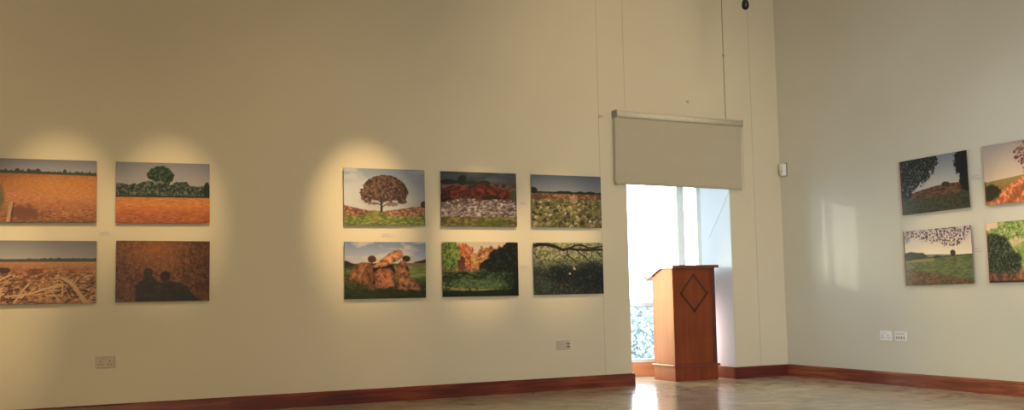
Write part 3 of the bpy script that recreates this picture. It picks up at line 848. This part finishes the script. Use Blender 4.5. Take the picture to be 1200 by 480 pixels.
def photo(label, wall, u, z, w, h, ang, paint, gain=1.0, edge_from=0.0, warm=(1, 1, 1), sat=0.88):
    """a print bonded to a thin panel; u runs along the wall to the viewer's right"""
    t = thing('photo_panel', label, 'photo', (u, 0, z) if wall == 'N' else (0, -u, z), 'photographs on the wall')
    t.rotation_euler = (0, -math.radians(ang), 0) if wall == 'N' else (0, -math.radians(ang), -math.pi / 2)
    t.rotation_mode = 'XYZ'
    link('backing_board', box(B(), -w / 2, w / 2, -0.0265, -0.0205, -h / 2, h / 2, 0.001, 1), M_side, t)
    link('hanging_frame', box(B(), -w / 2 + 0.05, w / 2 - 0.05, -0.0205, 0, -h / 2 + 0.05, h / 2 - 0.05), M_side, t)
    c = paint()
    lum = c.c.mean(-1, keepdims=True)
    c.c = lum + (c.c - lum) * sat
    if wall == 'E':
        c.mix(np.clip((0.016 - c.X) / 0.006, 0, 1) * (c.Y > edge_from), (104, 40, 36))
    me = bpy.data.meshes.new('print')
    W, H = c.W, c.H
    xs = (c.X - 0.5) * (w - 0.002); zs = (0.5 - c.Y) * (h - 0.002)
    co = np.stack([xs, np.full_like(xs, -0.0275), zs], -1).reshape(-1, 3)
    i = np.arange(W * H).reshape(H, W)
    q = np.stack([i[1:, :-1], i[1:, 1:], i[:-1, 1:], i[:-1, :-1]], -1).reshape(-1, 4)
    me.vertices.add(len(co)); me.vertices.foreach_set('co', co.ravel())
    me.loops.add(q.size); me.loops.foreach_set('vertex_index', q.ravel().astype(np.int32))
    me.polygons.add(len(q)); me.polygons.foreach_set('loop_start', np.arange(0, q.size, 4, dtype=np.int32))
    me.update(calc_edges=True)
    s = np.clip(c.c, 0, 1)
    l = np.where(s <= 0.04045, s / 12.92, ((s + 0.055) / 1.055) ** 2.4) * gain * np.array(warm)
    a = me.color_attributes.new('print_colour', 'FLOAT_COLOR', 'POINT')
    a.data.foreach_set('color', np.concatenate([np.clip(l, 0, 1), np.ones(l.shape[:2] + (1,))], -1).astype(np.float32).ravel())
    me.materials.append(M_print)
    o = bpy.data.objects.new('print', me); COL.objects.link(o); o.parent = t
    return t

CW = (0.92, 1.0, 1.18)
photo('photo of a golden ploughed field with a wooden post, upper left on the wall', 'N', -7.352, 1.820, 0.744, 0.500, 0.3, p_field_post, 1.1, warm=CW)
photo('photo of a round green tree above a hedge and orange field', 'N', -6.463, 1.824, 0.743, 0.500, 0.32, p_tree_field, 1.1, warm=CW)
photo('photo of broken straw stubble under a grey sky, lower left', 'N', -7.347, 1.178, 0.744, 0.496, -0.2, p_stubble, 1.0, warm=CW)
photo('dark photo of two people casting shadows on brown ground', 'N', -6.459, 1.179, 0.738, 0.496, -0.27, p_shadow, 1.05, warm=CW)
photo('photo of a broad lone oak tree on a grassy rise', 'N', -4.544, 1.830, 0.770, 0.512, 0.22, p_oak, 1.15, warm=CW)
photo('photo of large brown dolmen boulders with a leaning capstone', 'N', -4.543, 1.170, 0.769, 0.508, -0.15, p_dolmen, 1.05, warm=CW)
photo('photo of red bushes behind a heap of pale stones', 'N', -3.612, 1.827, 0.780, 0.515, 0.02, p_cairn, 0.72, warm=CW)
photo('photo of autumn trees beside a shaded green glade', 'N', -3.608, 1.171, 0.778, 0.508, -0.15, p_glade, 0.95, warm=CW)
photo('photo of scattered small standing stones in a field under grey sky', 'N', -2.674, 1.826, 0.776, 0.511, -0.1, p_stones, 0.95, warm=CW)
photo('dark photo of tangled bare branches over undergrowth', 'N', -2.669, 1.170, 0.771, 0.502, -0.05, p_branches, 1.15, warm=CW)
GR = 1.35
photo('dark photo of a grassy mound framed by overhanging trees, on right wall', 'E', 2.133, 1.853, 0.778, 0.506, 0.95, p_mound, GR)
photo('photo of a green meadow under leafy twigs, on right wall', 'E', 2.133, 1.192, 0.775, 0.508, 0.67, p_meadow, GR)
photo('photo of a sunlit dirt track with pale sky, at right edge', 'E', 3.078, 1.866, 0.778, 0.512, 0.4, p_track, GR, 0.6)
photo('photo of a dark bush beside a bright green path, at right edge', 'E', 3.070, 1.202, 0.778, 0.512, 0.2, p_path, GR, 0.12)

# caption cards
def caption(label, wall, u, z, w, h, ang=0, rows=2):
    t = face_thing('caption_card', label, 'caption', wall, u, z, 'caption cards beside the photographs')
    t.rotation_euler[1] = math.radians(ang)
    link('card', box(B(), -w / 2, w / 2, -0.004, 0, -h / 2, h / 2), M_card, t)
    bm = B()
    for r in range(rows):
        zz = h * (0.18 - 0.36 * r)
        x = -w * 0.38
        while x < w * (0.3 if r else 0.12):
            L = random.uniform(0.008, 0.018)
            box(bm, x, x + L, -0.0048, -0.0035, zz - 0.003, zz + 0.003)
            x += L + 0.005
    link('printed_lines', bm, M_ink, t)
caption('small caption card between the tree photo and the golden field photo', 'N', -6.906, 1.488, 0.105, 0.038, -3)
caption('small caption card under the lone oak photo', 'N', -4.520, 1.491, 0.10, 0.036)
caption('small caption card between the red bushes photo and the standing stones photo', 'N', -3.134, 1.800, 0.090, 0.034)
caption('small caption card between the autumn glade photo and the branches photo', 'N', -3.138, 1.190, 0.115, 0.040)
caption('small caption card right of the grassy mound photo', 'E', -2.585, 1.868, 0.105, 0.050)
caption('small caption card right of the green meadow photo', 'E', -2.568, 1.232, 0.100, 0.070)

# ------------------------------------------------------------------ light
def area(name, loc, target, sx, sy, power, col, spread=math.pi):
    l = bpy.data.lights.new(name, 'AREA'); l.shape = 'RECTANGLE'; l.size = sx; l.size_y = sy
    l.energy = power; l.color = col; l.spread = spread
    o = bpy.data.objects.new(name, l); COL.objects.link(o); o.location = loc
    o.rotation_euler = (Vector(target) - Vector(loc)).to_track_quat('-Z', 'Y').to_euler()
    return o
def spot(name, loc, target, power, col, cone, blend=0.9, r=0.04):
    l = bpy.data.lights.new(name, 'SPOT'); l.energy = power; l.color = col
    l.spot_size = math.radians(cone); l.spot_blend = blend; l.shadow_soft_size = r
    o = bpy.data.objects.new(name, l); COL.objects.link(o); o.location = loc
    o.rotation_euler = (Vector(target) - Vector(loc)).to_track_quat('-Z', 'Y').to_euler()
    return o
WARM = (1.0, 0.70, 0.36)
for x, z, e, c in ((-7.25, 1.66, 390, 18), (-7.85, 1.02, 480, 19), (-6.42, 1.66, 400, 18), (-4.74, 1.66, 680, 19), (-4.62, 0.98, 120, 18), (-3.60, 1.47, 640, 17), (-2.76, 1.47, 500, 17)):
    spot('picture_spot_north', (x, -2.6, 4.3), (x, 0, z), e, WARM, c, 1.0)
for y, z, e, c in ((-2.25, 1.40, 230, 16), (-3.05, 1.47, 330, 16), (-3.65, 1.9, 210, 20)):
    spot('picture_spot_east', (-2.6, y, 4.3), (0, y, z), e, WARM, c, 1.0)
# added fill spots brightening the north wall with a broad wash
for x, z, e in ((-8.5, 0.7, 100), (-5.5, 1.0, 110), (-2.3, 2.7, 180)):
    spot('wall_fill', (x, -4.2, 4.5), (x + 0.4, 0, z), e, (1.0, 0.80, 0.50), 62, 1.0, 0.3)
area('room_fill', (-9, -12.5, 1.6), (-5, 0, 1.2), 8, 2.0, 245, (1.0, 0.86, 0.62))
area('west_fill', (-15.5, -7.0, 2.0), (0, -4, 1.0), 5, 2.5, 65, (1.0, 0.92, 0.78))
area('south_fill', (-5.5, -12.5, 1.5), (0, -2.0, 0.5), 3.0, 2.0, 56, (0.86, 0.93, 1.0), math.radians(60))  # added cool fill for the right wall; the south wall has no window
spot('floor_fill', (-1.6, -4.2, 4.6), (-0.5, -2.6, 0), 150, (0.92, 0.95, 1.0), 66, 1.0, 0.3)  # added fill spot brightening the floor at the right
area('daylight_boost', (-3.7, 2.6, 2.0), (-0.2, -0.85, 1.2), 1.3, 1.6, 62, (0.45, 0.72, 1.0))  # added area lamp outside, boosting the skylight through the side pane
area('bay_bounce_fill', (-0.82, 0.60, 0.42), (-0.68, 0.10, 0.45), 0.2, 0.6, 7.5, (1.0, 0.74, 0.66))  # added pink lamp hidden behind the lectern, imitating bounce on the reveal
area('bay_side_fill', (-1.94, 1.02, 0.85), (-1.38, 0.24, 0.55), 0.25, 1.3, 11.0, (1.0, 0.86, 0.36), math.radians(60))  # added warm lamp hidden in the bay, brightening the lectern's left side
spot('east_fill', (-4.4, -3.4, 4.5), (0, -2.0, 1.3), 95, (0.88, 0.93, 1.0), 60, 1.0, 0.3)  # added fill spot to lift the right wall
sun = bpy.data.lights.new('low_sun', 'SUN'); sun.energy = 0.65; sun.angle = math.radians(0.6); sun.color = (1.0, 0.97, 0.9)
so = bpy.data.objects.new('low_sun', sun); COL.objects.link(so)
so.rotation_euler = Vector((1, -0.91, -0.24)).to_track_quat('-Z', 'Y').to_euler()

w = bpy.data.worlds.new('bright_sky'); SC.world = w; w.use_nodes = True
nt = w.node_tree; bg = nt.nodes['Background']
tc = nt.nodes.new('ShaderNodeTexCoord'); sx = nt.nodes.new('ShaderNodeSeparateXYZ')
nt.links.new(tc.outputs['Generated'], sx.inputs[0])
nt.links.new(ramp(nt, sx.outputs['Z'], [(0.0, (0.92, 0.96, 1.0)), (0.5, (0.80, 0.90, 1.0))]), bg.inputs['Color'])
bg.inputs['Strength'].default_value = 9.0

# ------------------------------------------------------------------ camera
R = Vector((0.9029636865112746, -0.42923577560354864, -0.020328054112203148))
U = Vector((-0.017815336794787112, -0.08465846377153799, 0.99625075070824))
F = Vector((0.4293474055084728, 0.8992160994187456, 0.08409049844827801))
cam = bpy.data.cameras.new('camera')
co = bpy.data.objects.new('camera', cam); COL.objects.link(co)
m = Matrix((R, U, -F)).transposed().to_4x4()
m.translation = Vector((-8.189505 * 0.93, -9.812035 * 0.93, 0.93))
co.matrix_world = m
cam.sensor_width = 36.0; cam.lens = 1239.75 / 1200 * 36
cam.clip_start = 0.05; cam.clip_end = 300
SC.camera = co
